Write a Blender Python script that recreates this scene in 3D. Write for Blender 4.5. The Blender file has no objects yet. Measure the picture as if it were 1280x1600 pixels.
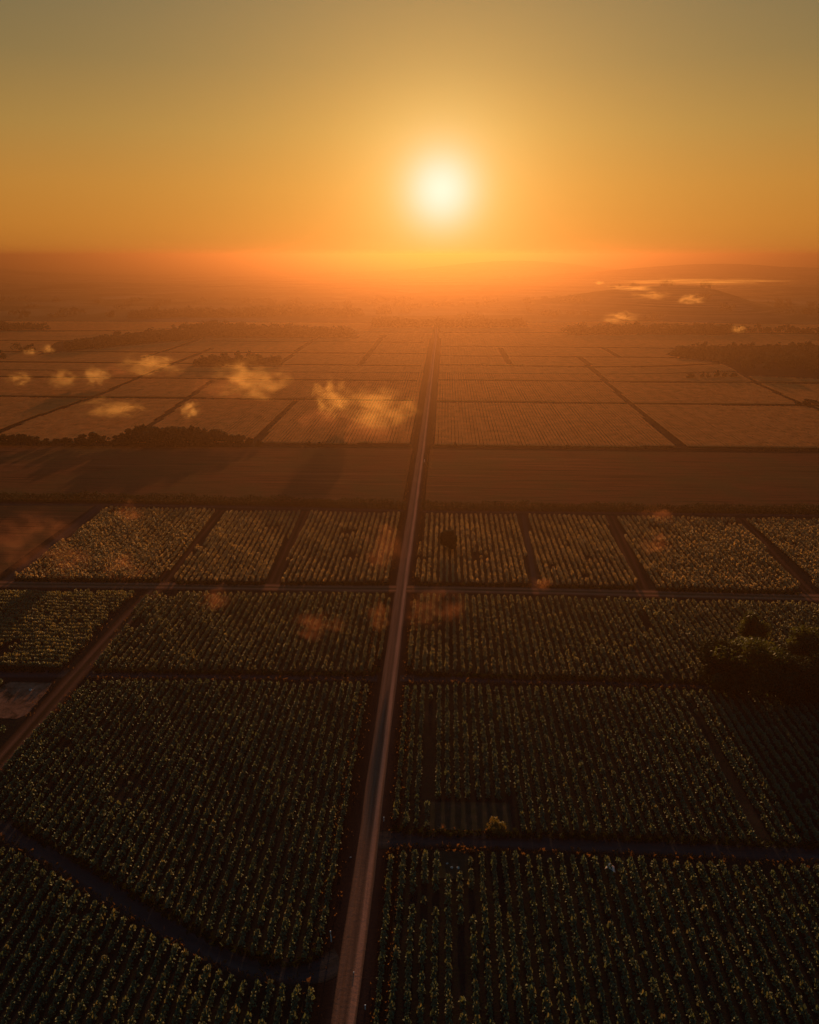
import bpy, math, random
import numpy as np
from mathutils import Vector, Matrix
S = bpy.context.scene
C = S.collection
RAD = math.radians

# ---------------------------------------------------------------- camera
H = 120.0
FPX = 1150.0
PITCH = math.atan(400.0 / FPX)
YAW = RAD(2.68)
cam_d = bpy.data.cameras.new('camera')
cam = bpy.data.objects.new('camera', cam_d)
C.objects.link(cam)
cam.location = (0, 0, H)
cam.rotation_euler = (math.pi / 2 - PITCH, 0, YAW)
cam_d.sensor_fit = 'VERTICAL'
cam_d.sensor_height = 36
cam_d.lens = 36 * FPX / 1600.0
cam_d.clip_start = 0.5
cam_d.clip_end = 60000
S.camera = cam

# ---------------------------------------------------------------- sun, sky, exposure
SUN_EL = RAD(4.4)
SUN_AZ = RAD(0.39)            # to the left of +Y
sun_dir = Vector((-math.sin(SUN_AZ) * math.cos(SUN_EL), math.cos(SUN_AZ) * math.cos(SUN_EL), math.sin(SUN_EL)))
sl = bpy.data.lights.new('sun', 'SUN')
sl.energy = 5.0
sl.angle = RAD(1.6)
sl.color = (1.0, 0.52, 0.20)
sun = bpy.data.objects.new('sun', sl)
C.objects.link(sun)
LIGHT_EL = RAD(7.2)           # the shadows in the photograph are shorter than the disc's height alone gives
lamp_dir = Vector((-math.sin(SUN_AZ) * math.cos(LIGHT_EL), math.cos(SUN_AZ) * math.cos(LIGHT_EL), math.sin(LIGHT_EL)))
sun.rotation_euler = lamp_dir.to_track_quat('Z', 'Y').to_euler()

HAZE_DENSITY = 0.00047
HAZE_G = 0.75

S.view_settings.view_transform = 'Standard'
S.view_settings.look = 'None'
S.view_settings.exposure = 0.8
S.view_settings.gamma = 1.0
S.render.engine = 'CYCLES'
S.cycles.use_denoising = True
S.cycles.max_bounces = 6
S.cycles.diffuse_bounces = 2
S.cycles.glossy_bounces = 1
S.cycles.transmission_bounces = 3
S.cycles.transparent_max_bounces = 6
S.cycles.volume_bounces = 0
S.cycles.volume_max_steps = 256
S.cycles.sample_clamp_indirect = 4.0

W = bpy.data.worlds.new('World')
S.world = W
W.use_nodes = True
nt = W.node_tree
nt.nodes.clear()


class NB:
    """small node builder"""
    def __init__(s, tree): s.t = tree
    def n(s, kind, **kw):
        nd = s.t.nodes.new(kind)
        for k, v in kw.items(): setattr(nd, k, v)
        return nd
    def put(s, sock, v):
        if hasattr(v, 'is_output') or isinstance(v, bpy.types.NodeSocket): s.t.links.new(v, sock)
        else: sock.default_value = v
    def math(s, op, a, b=None, c=None, clamp=False):
        nd = s.n('ShaderNodeMath', operation=op); nd.use_clamp = clamp
        s.put(nd.inputs[0], a)
        if b is not None: s.put(nd.inputs[1], b)
        if c is not None: s.put(nd.inputs[2], c)
        return nd.outputs[0]
    def vmath(s, op, a, b=None, out=0):
        nd = s.n('ShaderNodeVectorMath', operation=op)
        s.put(nd.inputs[0], a)
        if b is not None: s.put(nd.inputs[1], b)
        return nd.outputs[out]
    def scale(s, col, f):
        nd = s.n('ShaderNodeVectorMath', operation='SCALE')
        s.put(nd.inputs[0], col); s.put(nd.inputs['Scale'], f)
        return nd.outputs[0]
    def mix(s, f, a, b, mode='MIX'):
        nd = s.n('ShaderNodeMix', data_type='RGBA', blend_type=mode)
        s.put(nd.inputs[0], f); s.put(nd.inputs[6], a); s.put(nd.inputs[7], b)
        return nd.outputs[2]
    def ramp(s, f, stops, interp='LINEAR'):
        nd = s.n('ShaderNodeValToRGB'); cr = nd.color_ramp; cr.interpolation = interp
        while len(cr.elements) > 1: cr.elements.remove(cr.elements[-1])
        cr.elements[0].position = stops[0][0]; cr.elements[0].color = (*stops[0][1], 1)
        for p, c in stops[1:]:
            e = cr.elements.new(p); e.color = (*c, 1)
        s.put(nd.inputs[0], f)
        return nd.outputs[0]
    def noise(s, vec, scale, detail=4, rough=0.55, out='Fac', dist=0.0):
        nd = s.n('ShaderNodeTexNoise'); s.put(nd.inputs['Vector'], vec)
        nd.inputs['Scale'].default_value = scale; nd.inputs['Detail'].default_value = detail
        nd.inputs['Roughness'].default_value = rough; nd.inputs['Distortion'].default_value = dist
        return nd.outputs[out]
    def maprange(s, v, a, b, c=0.0, d=1.0, smooth=False):
        nd = s.n('ShaderNodeMapRange'); nd.interpolation_type = 'SMOOTHSTEP' if smooth else 'LINEAR'
        s.put(nd.inputs[0], v)
        for i, x in enumerate((a, b, c, d)): nd.inputs[i + 1].default_value = x
        return nd.outputs[0]


def lin(r, g, b): return tuple((x / 255.0) ** 2.2 for x in (r, g, b))


b = NB(nt)
tc = b.n('ShaderNodeTexCoord')
d = b.vmath('NORMALIZE', tc.outputs['Generated'])
sep = b.n('ShaderNodeSeparateXYZ'); nt.links.new(d, sep.inputs[0])
el = b.math('MULTIPLY', b.math('ARCSINE', sep.outputs[2]), 180 / math.pi)       # degrees
cosang = b.vmath('DOT_PRODUCT', d, tuple(sun_dir), out='Value')
ang = b.math('MULTIPLY', b.math('ARCCOSINE', b.math('MINIMUM', cosang, 0.9999999)), 180 / math.pi)
base = b.ramp(b.maprange(el, 0, 90), [
    (0.0, lin(176, 106, 40)), (2 / 90, lin(182, 116, 46)), (4.5 / 90, lin(178, 122, 54)), (8 / 90, lin(156, 122, 66)),
    (12 / 90, lin(124, 108, 72)), (16 / 90, lin(104, 99, 76)), (30 / 90, lin(84, 112, 116)), (1.0, lin(44, 124, 158))])
# the side of the sky away from the sun is dimmer and bluer
away = b.maprange(ang, 35, 110, 0, 1, True)
base = b.mix(away, base, b.mix(1.0, base, (0.20, 0.42, 0.62, 1), 'MULTIPLY'))
g1 = b.math('EXPONENT', b.math('MULTIPLY', ang, -1 / 12.0))                         # wide warm aureole
g2 = b.math('EXPONENT', b.math('MULTIPLY', b.math('POWER', b.math('DIVIDE', ang, 5.2), 2.0), -1.0))
g3 = b.math('EXPONENT', b.math('MULTIPLY', b.math('POWER', b.math('DIVIDE', ang, 2.35), 2.0), -1.0))
col = b.vmath('ADD', base, b.scale((0.72, 0.375, 0.070), g1))
col = b.vmath('ADD', col, b.scale((0.12, 0.16, 0.09), g2))
col = b.vmath('ADD', col, b.scale((0.12, 0.28, 0.56), g3))
bg = b.n('ShaderNodeBackground'); nt.links.new(col, bg.inputs[0]); bg.inputs[1].default_value = 0.575
out = b.n('ShaderNodeOutputWorld'); nt.links.new(bg.outputs[0], out.inputs[0])

# ---------------------------------------------------------------- geometry of the view
cp, sp_ = math.cos(PITCH), math.sin(PITCH)
fw = np.array([-math.sin(YAW) * cp, math.cos(YAW) * cp, -sp_])
rt = np.array([math.cos(YAW), math.sin(YAW), 0.0])
up = np.cross(rt, fw)


def P(px, py, z=0.0):
    """world point at height z whose direction from the camera is that of photo pixel (px,py)"""
    v = fw + rt * ((px - 640) / FPX) + up * ((800 - py) / FPX)
    t = (z - H) / v[2]
    return np.array([v[0] * t, v[1] * t, z])


def PY(px, py, dist):
    """world point at ground distance dist in the direction of a pixel"""
    v = fw + rt * ((px - 640) / FPX) + up * ((800 - py) / FPX)
    t = dist / math.hypot(v[0], v[1])
    return np.array([v[0] * t, v[1] * t, H + v[2] * t])


def pix(p):
    q = np.asarray(p, float) - np.array([0, 0, H])
    dd = q @ fw
    return 640 + FPX * (q @ rt) / dd, 800 - FPX * (q @ up) / dd


def G2(pts): return np.array([P(x, y)[:2] for x, y in pts])


def inside(pts, poly):
    x, y = pts[:, 0], pts[:, 1]
    r = np.zeros(len(pts), bool)
    n = len(poly)
    for i in range(n):
        x1, y1 = poly[i]; x2, y2 = poly[(i + 1) % n]
        c = (y1 > y) != (y2 > y)
        with np.errstate(divide='ignore', invalid='ignore'):
            xi = (x2 - x1) * (y - y1) / (y2 - y1) + x1
        r ^= c & (x < xi)
    return r


def segdist(pts, line):
    best = np.full(len(pts), 1e9)
    for a, c in zip(line[:-1], line[1:]):
        ab = c - a
        t = np.clip(((pts - a) @ ab) / (ab @ ab), 0, 1)
        best = np.minimum(best, np.linalg.norm(pts - (a + t[:, None] * ab), axis=1))
    return best


# far ground: low rises and a ridge, heights in metres
_r1 = P(1010, 480); _r2 = P(1180, 483)
HILLS = []
for px, dist, h, sx, sy in [(900, 1950, 20, 190, 120), (985, 1900, 27, 150, 110), (1075, 1850, 33, 130, 110), (1130, 1850, 22, 110, 110),
                            (1400, 3200, 24, 600, 260), (150, 3300, 20, 600, 250), (760, 3000, 16, 400, 200),
                            (1150, 4300, 82, 900, 350), (1600, 4700, 104, 900, 450), (800, 5200, 90, 700, 400),
                            (-300, 5600, 116, 1200, 500), (1010, 1420, 7, 170, 60), (300, 1260, 7, 130, 60), (1210, 900, 6, 90, 60)]:
    q = PY(px, 400, dist)
    HILLS.append((q[0], q[1], h, sx, sy))


def gz(x, y):
    z = np.zeros_like(np.asarray(x, float))
    for hx, hy, h, sx, sy in HILLS:
        g = h * np.exp(-((x - hx) / sx) ** 2 - ((y - hy) / sy) ** 2)
        z = np.maximum(z, g) if h > 50 else z + g
    z = z + 2.5 * np.sin(x * 0.0041 + 1.3) * np.sin(y * 0.0033) * np.clip((y - 1300) / 900, 0, 1) + 2.5 * np.clip((y - 1300) / 900, 0, 1)
    return z * np.clip((np.hypot(x, y) - 620) / 150, 0, 1)


# ---------------------------------------------------------------- object helpers
def link_mesh(name, verts, faces, mat, parent=None, smooth=False, loc=None):
    me = bpy.data.meshes.new(name)
    verts = np.asarray(verts, np.float32)
    if isinstance(faces, np.ndarray):
        nv = faces.shape[1]
        me.vertices.add(len(verts)); me.vertices.foreach_set('co', verts.ravel())
        me.loops.add(faces.size); me.loops.foreach_set('vertex_index', faces.ravel().astype(np.int32))
        me.polygons.add(len(faces))
        me.polygons.foreach_set('loop_start', np.arange(0, faces.size, nv, dtype=np.int32))
        me.update(calc_edges=True)
    else:
        me.from_pydata([tuple(v) for v in verts], [], faces)
    for m in (mat if isinstance(mat, (list, tuple)) else [mat]): me.materials.append(m)
    if smooth: me.polygons.foreach_set('use_smooth', np.ones(len(me.polygons), bool))
    me.update()
    o = bpy.data.objects.new(name, me)
    C.objects.link(o)
    if parent is not None: o.parent = parent
    if loc is not None: o.location = loc
    return o


def tag(o, label=None, cat=None, group=None, kind=None):
    if label: o['label'] = label
    if cat: o['category'] = cat
    if group: o['group'] = group
    if kind: o['kind'] = kind
    return o


def empty(name, loc, rz=0.0, sc=1.0):
    o = bpy.data.objects.new(name, None)
    o.empty_display_size = 0.5
    C.objects.link(o)
    o.location = loc; o.rotation_euler = (0, 0, rz)
    o.scale = (sc, sc, sc) if not hasattr(sc, '__len__') else sc
    return o


def copy_tree(o, loc, rz=0.0, sc=1.0):
    r = o.copy(); C.objects.link(r)
    r.location = loc; r.rotation_euler = (0, 0, rz)
    r.scale = (sc, sc, sc) if not hasattr(sc, '__len__') else sc
    for ch in o.children:
        c = ch.copy(); C.objects.link(c); c.parent = r
    return r


ORD = ['zeroth', 'first', 'second', 'third', 'fourth', 'fifth', 'sixth', 'seventh', 'eighth', 'ninth', 'tenth', 'eleventh', 'twelfth',
       'thirteenth', 'fourteenth', 'fifteenth', 'sixteenth', 'seventeenth', 'eighteenth', 'nineteenth', 'twentieth']
TENS = {2: 'twenty', 3: 'thirty', 4: 'forty', 5: 'fifty', 6: 'sixty'}


def ordn(n):
    if n <= 20: return ORD[n]
    t, u = divmod(n, 10)
    return TENS[t][:-1] + 'ieth' if u == 0 else TENS[t] + '-' + ORD[u]


# ---------------------------------------------------------------- materials
def new_mat(name):
    m = bpy.data.materials.new(name); m.use_nodes = True
    m.node_tree.nodes.clear()
    return m, NB(m.node_tree)


def finish(m, nb, surf=None, vol=None):
    o = nb.n('ShaderNodeOutputMaterial')
    if surf is not None: m.node_tree.links.new(surf, o.inputs['Surface'])
    if vol is not None: m.node_tree.links.new(vol, o.inputs['Volume'])
    return m


def bump(nb, h, dist, strength=1.0):
    nd = nb.n('ShaderNodeBump'); nd.inputs['Strength'].default_value = strength
    nd.inputs['Distance'].default_value = dist
    nb.put(nd.inputs['Height'], h)
    return nd.outputs[0]


def diffuse_mat(name, colf, rough=0.9, bumpf=None, spec=0.0):
    m, nb = new_mat(name)
    geo = nb.n('ShaderNodeNewGeometry').outputs['Position']
    c = colf(nb, geo)
    p = nb.n('ShaderNodeBsdfPrincipled'); nb.put(p.inputs['Base Color'], c)
    p.inputs['Roughness'].default_value = rough
    p.inputs['Specular IOR Level'].default_value = spec
    if bumpf: nb.put(p.inputs['Normal'], bumpf(nb, geo))
    return finish(m, nb, p.outputs[0])


def leaf_mat(name, dark, mid, light, scale=0.45, trans=0.45, rough=0.5, spec=0.25):
    """leaves: patches of hue by place, light passing through"""
    m, nb = new_mat(name)
    geo = nb.n('ShaderNodeNewGeometry').outputs['Position']
    n1 = nb.noise(geo, scale, 2, 0.6)
    n2 = nb.noise(geo, scale * 0.06, 2, 0.5)
    f = nb.math('ADD', nb.math('MULTIPLY', n1, 0.75), nb.math('MULTIPLY', n2, 0.25))
    c = nb.ramp(f, [(0.38, dark), (0.5, mid), (0.64, light)])
    p = nb.n('ShaderNodeBsdfPrincipled'); nb.put(p.inputs['Base Color'], c)
    p.inputs['Roughness'].default_value = rough
    p.inputs['Specular IOR Level'].default_value = spec
    t = nb.n('ShaderNodeBsdfTranslucent')
    nb.put(t.inputs[0], nb.mix(1.0, c, (2.0, 1.5, 0.75, 1), 'MULTIPLY'))
    mx = nb.n('ShaderNodeMixShader'); mx.inputs[0].default_value = trans
    m.node_tree.links.new(p.outputs[0], mx.inputs[1]); m.node_tree.links.new(t.outputs[0], mx.inputs[2])
    return finish(m, nb, mx.outputs[0])


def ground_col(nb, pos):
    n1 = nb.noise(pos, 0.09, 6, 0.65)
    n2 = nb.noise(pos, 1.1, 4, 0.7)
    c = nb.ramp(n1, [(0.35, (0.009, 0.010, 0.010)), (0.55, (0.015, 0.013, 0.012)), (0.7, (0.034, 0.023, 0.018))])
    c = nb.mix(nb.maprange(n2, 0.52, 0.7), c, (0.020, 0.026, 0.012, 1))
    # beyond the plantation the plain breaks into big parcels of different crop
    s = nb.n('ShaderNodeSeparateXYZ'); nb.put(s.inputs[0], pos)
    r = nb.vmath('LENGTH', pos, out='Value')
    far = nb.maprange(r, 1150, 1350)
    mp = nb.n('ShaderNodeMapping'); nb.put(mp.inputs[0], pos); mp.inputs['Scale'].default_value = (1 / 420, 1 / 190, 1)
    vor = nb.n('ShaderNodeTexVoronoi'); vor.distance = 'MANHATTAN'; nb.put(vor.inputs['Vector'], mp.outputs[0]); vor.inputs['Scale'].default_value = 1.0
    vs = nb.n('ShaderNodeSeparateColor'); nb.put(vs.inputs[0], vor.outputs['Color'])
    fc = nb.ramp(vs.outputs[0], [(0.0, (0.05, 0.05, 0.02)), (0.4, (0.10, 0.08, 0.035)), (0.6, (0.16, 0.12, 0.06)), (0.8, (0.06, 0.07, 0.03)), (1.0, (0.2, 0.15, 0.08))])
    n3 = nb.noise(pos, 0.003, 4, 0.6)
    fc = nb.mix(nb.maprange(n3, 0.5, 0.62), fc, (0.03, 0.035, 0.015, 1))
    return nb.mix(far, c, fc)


M = {}
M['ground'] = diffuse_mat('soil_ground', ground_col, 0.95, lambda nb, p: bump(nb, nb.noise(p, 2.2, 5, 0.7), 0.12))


def track_mat(name, cols, rut=True, wid=2.0):
    """dirt track; attribute 'cross' runs 0..1 across, 'along' in metres"""
    m, nb = new_mat(name)
    a = nb.n('ShaderNodeAttribute'); a.attribute_name = 'cross'
    l = nb.n('ShaderNodeAttribute'); l.attribute_name = 'along'
    geo = nb.n('ShaderNodeNewGeometry').outputs['Position']
    v = nb.n('ShaderNodeCombineXYZ'); nb.put(v.inputs[0], nb.math('MULTIPLY', a.outputs['Fac'], wid))
    nb.put(v.inputs[1], nb.math('MULTIPLY', l.outputs['Fac'], 0.035))
    n1 = nb.noise(v.outputs[0], 1.6, 5, 0.65)
    n2 = nb.noise(geo, 1.4, 5, 0.7)
    wob = nb.math('MULTIPLY', nb.math('SUBTRACT', nb.noise(v.outputs[0], 0.7, 2), 0.5), 0.10)
    ac = nb.math('ADD', a.outputs['Fac'], wob)
    c = nb.ramp(ac, cols)
    c = nb.mix(nb.math('MULTIPLY', nb.maprange(n1, 0.42, 0.66), 0.55), c, nb.mix(1.0, c, (0.45, 0.47, 0.5, 1), 'MULTIPLY'))
    c = nb.mix(nb.math('MULTIPLY', nb.maprange(n2, 0.5, 0.75), 0.4), c, nb.mix(1.0, c, (1.5, 1.45, 1.4, 1), 'MULTIPLY'))
    p = nb.n('ShaderNodeBsdfPrincipled'); nb.put(p.inputs['Base Color'], c)
    p.inputs['Roughness'].default_value = 0.9; p.inputs['Specular IOR Level'].default_value = 0.0
    nb.put(p.inputs['Normal'], bump(nb, nb.math('ADD', n2, nb.math('MULTIPLY', n1, 1.2)), 0.08))
    return finish(m, nb, p.outputs[0])


dk, lt, br = (0.10, 0.044, 0.027), (0.175, 0.080, 0.048), (0.34, 0.155, 0.10)
M['road'] = track_mat('gravel_road', [(0.0, (0.0663, 0.0363, 0.0254)), (0.06, lt), (0.2, (0.1878, 0.0913, 0.0607)), (0.3, lt), (0.42, (0.1658, 0.0803, 0.0530)), (0.55, (0.1105, 0.0550, 0.0375)),
                                      (0.64, (0.1547, 0.0770, 0.0508)), (0.72, br), (0.86, br), (0.93, lt), (1.0, (0.0994, 0.0605, 0.0442))], wid=4)
M['shoulder'] = track_mat('road_shoulder', [(0.0, (0.0084, 0.0060, 0.0053)), (0.25, (0.0169, 0.0106, 0.0100)), (0.35, (0.0270, 0.0162, 0.0156)), (0.45, (0.0152, 0.0094, 0.0087)),
                                            (0.6, (0.0135, 0.0085, 0.0084)), (0.7, (0.0270, 0.0162, 0.0156)), (0.8, (0.0169, 0.0106, 0.0100)), (1.0, (0.0084, 0.0060, 0.0053))], wid=5)
M['track'] = track_mat('dirt_track', [(0.0, (0.0655, 0.0285, 0.0148)), (0.14, (0.1498, 0.0600, 0.0324)), (0.28, (0.2621, 0.1044, 0.0580)), (0.42, (0.1123, 0.0506, 0.0255)), (0.56, (0.0936, 0.0442, 0.0209)),
                                      (0.70, (0.2714, 0.1074, 0.0603)), (0.86, (0.1404, 0.0570, 0.0301)), (1.0, (0.0562, 0.0253, 0.0139))], wid=3)
M['path'] = track_mat('dirt_path', [(0.0, (0.0224, 0.0112, 0.0066)), (0.14, (0.0512, 0.0236, 0.0146)), (0.28, (0.0896, 0.0410, 0.0260)), (0.42, (0.0384, 0.0198, 0.0114)), (0.56, (0.0320, 0.0174, 0.0094)),
                                      (0.70, (0.0928, 0.0422, 0.0270)), (0.86, (0.0480, 0.0223, 0.0135)), (1.0, (0.0192, 0.0099, 0.0062))], wid=3)
M['path2'] = track_mat('dirt_lane', [(0.0, (0.0364, 0.0175, 0.0100)), (0.14, (0.0832, 0.0369, 0.0218)), (0.28, (0.1456, 0.0640, 0.0390)), (0.42, (0.0624, 0.0310, 0.0172)), (0.56, (0.0520, 0.0271, 0.0140)),
                                      (0.70, (0.1508, 0.0659, 0.0406)), (0.86, (0.0780, 0.0349, 0.0203)), (1.0, (0.0312, 0.0155, 0.0094))], wid=3)
M['dark_track'] = track_mat('dark_dirt_track', [(0.0, (0.0189, 0.0162, 0.0147)), (0.25, (0.0359, 0.0300, 0.0292)), (0.5, (0.0284, 0.0254, 0.0246)), (0.72, (0.0416, 0.0347, 0.0351)), (1.0, (0.0189, 0.0162, 0.0147))], wid=3)  # dark grey-brown, a little lighter in bands between the edges


def pasture_col(nb, pos):
    mp = nb.n('ShaderNodeMapping'); nb.put(mp.inputs[0], pos); mp.inputs['Scale'].default_value = (0.006, 0.16, 1); mp.inputs['Rotation'].default_value = (0, 0, -0.03)
    mp2 = nb.n('ShaderNodeMapping'); nb.put(mp2.inputs[0], pos); mp2.inputs['Scale'].default_value = (0.02, 0.7, 1); mp2.inputs['Rotation'].default_value = (0, 0, -0.03)
    n1 = nb.noise(mp.outputs[0], 1.0, 5, 0.7)
    n2 = nb.noise(pos, 0.018, 5, 0.65)
    n3 = nb.noise(pos, 0.7, 4, 0.7)
    n4 = nb.noise(mp2.outputs[0], 1.0, 3, 0.7)
    c = nb.ramp(n1, [(0.34, (0.0615, 0.0215, 0.0107)), (0.46, (0.1570, 0.0567, 0.0263)), (0.54, (0.1161, 0.0411, 0.0196)), (0.66, (0.2116, 0.0782, 0.0361))])
    c = nb.mix(nb.math('MULTIPLY', nb.maprange(n4, 0.54, 0.62), 0.7), c, (0.035, 0.020, 0.011, 1))
    c = nb.mix(nb.math('MULTIPLY', nb.maprange(n2, 0.42, 0.62), 0.6), c, (0.075, 0.060, 0.024, 1))
    return nb.mix(nb.math('MULTIPLY', nb.maprange(n3, 0.5, 0.7), 0.5), c, (0.050, 0.030, 0.014, 1))


M['pasture'] = diffuse_mat('cut_field', pasture_col, 0.95, lambda nb, p: bump(nb, nb.noise(p, 1.5, 4, 0.7), 0.15))
M['bare'] = diffuse_mat('bare_earth', lambda nb, p: nb.ramp(nb.noise(p, 0.25, 6, 0.7), [(0.36, (0.045, 0.026, 0.016)), (0.48, (0.15, 0.068, 0.042)), (0.62, (0.24, 0.110, 0.070))]), 0.95,
                        lambda nb, p: bump(nb, nb.noise(p, 3, 4, 0.7), 0.08))
M['dark_plot'] = diffuse_mat('dark_grass', lambda nb, p: nb.ramp(nb.noise(p, 0.5, 6, 0.7), [(0.36, (0.022, 0.024, 0.014)), (0.55, (0.034, 0.030, 0.020)), (0.70, (0.07, 0.045, 0.03))]), 0.95,
                        lambda nb, p: bump(nb, nb.noise(p, 4, 4, 0.7), 0.08))  # dark mottled green-brown
M['crop'] = leaf_mat('crop_leaf_shaded', (0.055, 0.095, 0.055), (0.085, 0.120, 0.060), (0.15, 0.145, 0.065), 0.5, 0.40, 0.65, 0.22)  # foreground dimness put into the leaf colour: darker and cooler
M['crop_half_lit'] = leaf_mat('crop_leaf_half_lit', (0.105, 0.125, 0.060), (0.165, 0.170, 0.078), (0.26, 0.22, 0.10), 0.5, 0.46, 0.65, 0.25)  # leaf colour between the two, for the half-lit middle fields
M['crop_sunlit'] = leaf_mat('crop_leaf_sunlit', (0.25, 0.205, 0.095), (0.36, 0.28, 0.130), (0.48, 0.36, 0.170), 0.5, 0.50, 0.65, 0.25)  # leaf colour lightened to stand for sunlight on the farther plots
M['row'] = leaf_mat('crop_row_leaf_hazed', (0.54, 0.215, 0.062), (0.64, 0.26, 0.078), (0.72, 0.30, 0.094), 0.12, 0.5, 0.9, 0.0)  # orange of the sunlit haze painted into the leaves
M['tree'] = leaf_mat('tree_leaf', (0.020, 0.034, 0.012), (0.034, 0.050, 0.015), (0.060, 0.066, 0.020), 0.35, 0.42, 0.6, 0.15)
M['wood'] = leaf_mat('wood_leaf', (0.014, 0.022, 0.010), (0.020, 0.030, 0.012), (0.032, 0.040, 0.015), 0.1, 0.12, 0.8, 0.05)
M['bush'] = leaf_mat('bush_leaf', (0.06, 0.07, 0.02), (0.11, 0.10, 0.028), (0.19, 0.14, 0.04), 0.8, 0.45)
M['dry'] = leaf_mat('dry_leaf', (0.0500, 0.0300, 0.0150), (0.0900, 0.0500, 0.0275), (0.1400, 0.0850, 0.0450), 1.2, 0.35)
M['bark'] = diffuse_mat('bark', lambda nb, p: nb.ramp(nb.noise(p, 2.5, 5, 0.7), [(0.35, (0.05, 0.035, 0.025)), (0.65, (0.13, 0.10, 0.075))]), 0.95,
                        lambda nb, p: bump(nb, nb.noise(p, 6, 4, 0.7), 0.03))
M['stalk'] = diffuse_mat('stalk', lambda nb, p: nb.ramp(nb.noise(p, 3, 3, 0.6), [(0.35, (0.07, 0.07, 0.03)), (0.65, (0.14, 0.12, 0.06))]), 0.8)
M['white'] = diffuse_mat('white_paint', lambda nb, p: nb.ramp(nb.noise(p, 5, 4, 0.6), [(0.3, (0.55, 0.52, 0.48)), (0.6, (0.8, 0.78, 0.75))]), 0.5)
M['redcap'] = diffuse_mat('red_band', lambda nb, p: nb.ramp(nb.noise(p, 8, 3), [(0.3, (0.3, 0.05, 0.03)), (0.7, (0.45, 0.08, 0.05))]), 0.5)
M['tarp'] = leaf_mat('tarp_cloth', (0.60, 0.50, 0.42), (0.66, 0.56, 0.48), (0.72, 0.62, 0.54), 2.0, 0.22, 0.6, 0.2)
M['stone'] = diffuse_mat('stone', lambda nb, p: nb.ramp(nb.noise(p, 4, 5, 0.6), [(0.3, (0.28, 0.22, 0.18)), (0.65, (0.45, 0.38, 0.32))]), 0.9)

# ---------------------------------------------------------------- ground sheet (to the horizon)
rings = [0.0, 25.0]
while rings[-1] < 14200: rings.append(rings[-1] * 1.075 + 2)
NA = 300
V = [(0, 0, 0)]
F = []
for r in rings[1:]:
    a = np.linspace(0, 2 * math.pi, NA, endpoint=False)
    x, y = r * np.cos(a), r * np.sin(a)
    V += list(zip(x, y, gz(x, y)))
for i in range(NA): F.append((0, 1 + i, 1 + (i + 1) % NA))
for k in range(len(rings) - 2):
    o1, o2 = 1 + k * NA, 1 + (k + 1) * NA
    for i in range(NA):
        j = (i + 1) % NA
        F.append((o1 + i, o2 + i, o2 + j, o1 + j))
tag(link_mesh('ground', np.array(V), F, M['ground'], smooth=True), kind='structure')


def densify(line, step):
    o = [line[0]]
    for a, c in zip(line[:-1], line[1:]):
        n = max(1, int(np.linalg.norm(c - a) / step))
        for i in range(1, n + 1): o.append(a + (c - a) * i / n)
    return np.array(o)


def smooth_line(line, it=3):
    l = np.array(line)
    for _ in range(it):
        n = [l[0]]
        for a, c in zip(l[:-1], l[1:]): n += [a * 0.75 + c * 0.25, a * 0.25 + c * 0.75]
        n.append(l[-1]); l = np.array(n)
    return l


def strip(name, line, width, mat, z, smooth=0, widths=None, crown=0.0, ncross=5):
    l = np.array(line)
    if smooth: l = smooth_line(l, smooth)
    l = densify(l, 12)
    t = np.gradient(l, axis=0); t /= np.linalg.norm(t, axis=1)[:, None]
    nrm = np.stack([t[:, 1], -t[:, 0]], 1)             # to the right of travel
    s = np.concatenate([[0], np.cumsum(np.linalg.norm(np.diff(l, axis=0), axis=1))])
    u = np.linspace(0, 1, ncross)
    V, cr, al = [], [], []
    rng = np.random.default_rng(len(l))
    for i in range(len(l)):
        w = width if widths is None else np.interp(s[i], np.linspace(0, s[-1], len(widths)), widths)
        j = rng.normal(0, 0.10, 2)
        for k, uu in enumerate(u):
            p = l[i] + nrm[i] * ((uu - 0.5) * w + (j[0] if k == 0 else j[1] if k == ncross - 1 else 0))
            V.append((p[0], p[1], float(gz(p[0], p[1])) + z + crown * (1 - (2 * uu - 1) ** 2)))
            cr.append(uu); al.append(s[i])
    F = [(i * ncross + k, i * ncross + k + 1, (i + 1) * ncross + k + 1, (i + 1) * ncross + k) for i in range(len(l) - 1) for k in range(ncross - 1)]
    F = [f[::-1] for f in F] if False else F
    o = link_mesh(name, np.array(V), F, mat)
    for nm, arr in (('cross', cr), ('along', al)):
        at = o.data.attributes.new(nm, 'FLOAT', 'POINT'); at.data.foreach_set('value', np.array(arr, np.float32))
    return tag(o, kind='structure')


def sheet(name, poly, mat, z, sub=None):
    """flat polygon sheet following the ground"""
    pts = G2(poly)
    o = link_mesh(name, [(x, y, z) for x, y in pts], [tuple(range(len(pts)))], mat)
    return tag(o, kind='structure')


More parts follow.
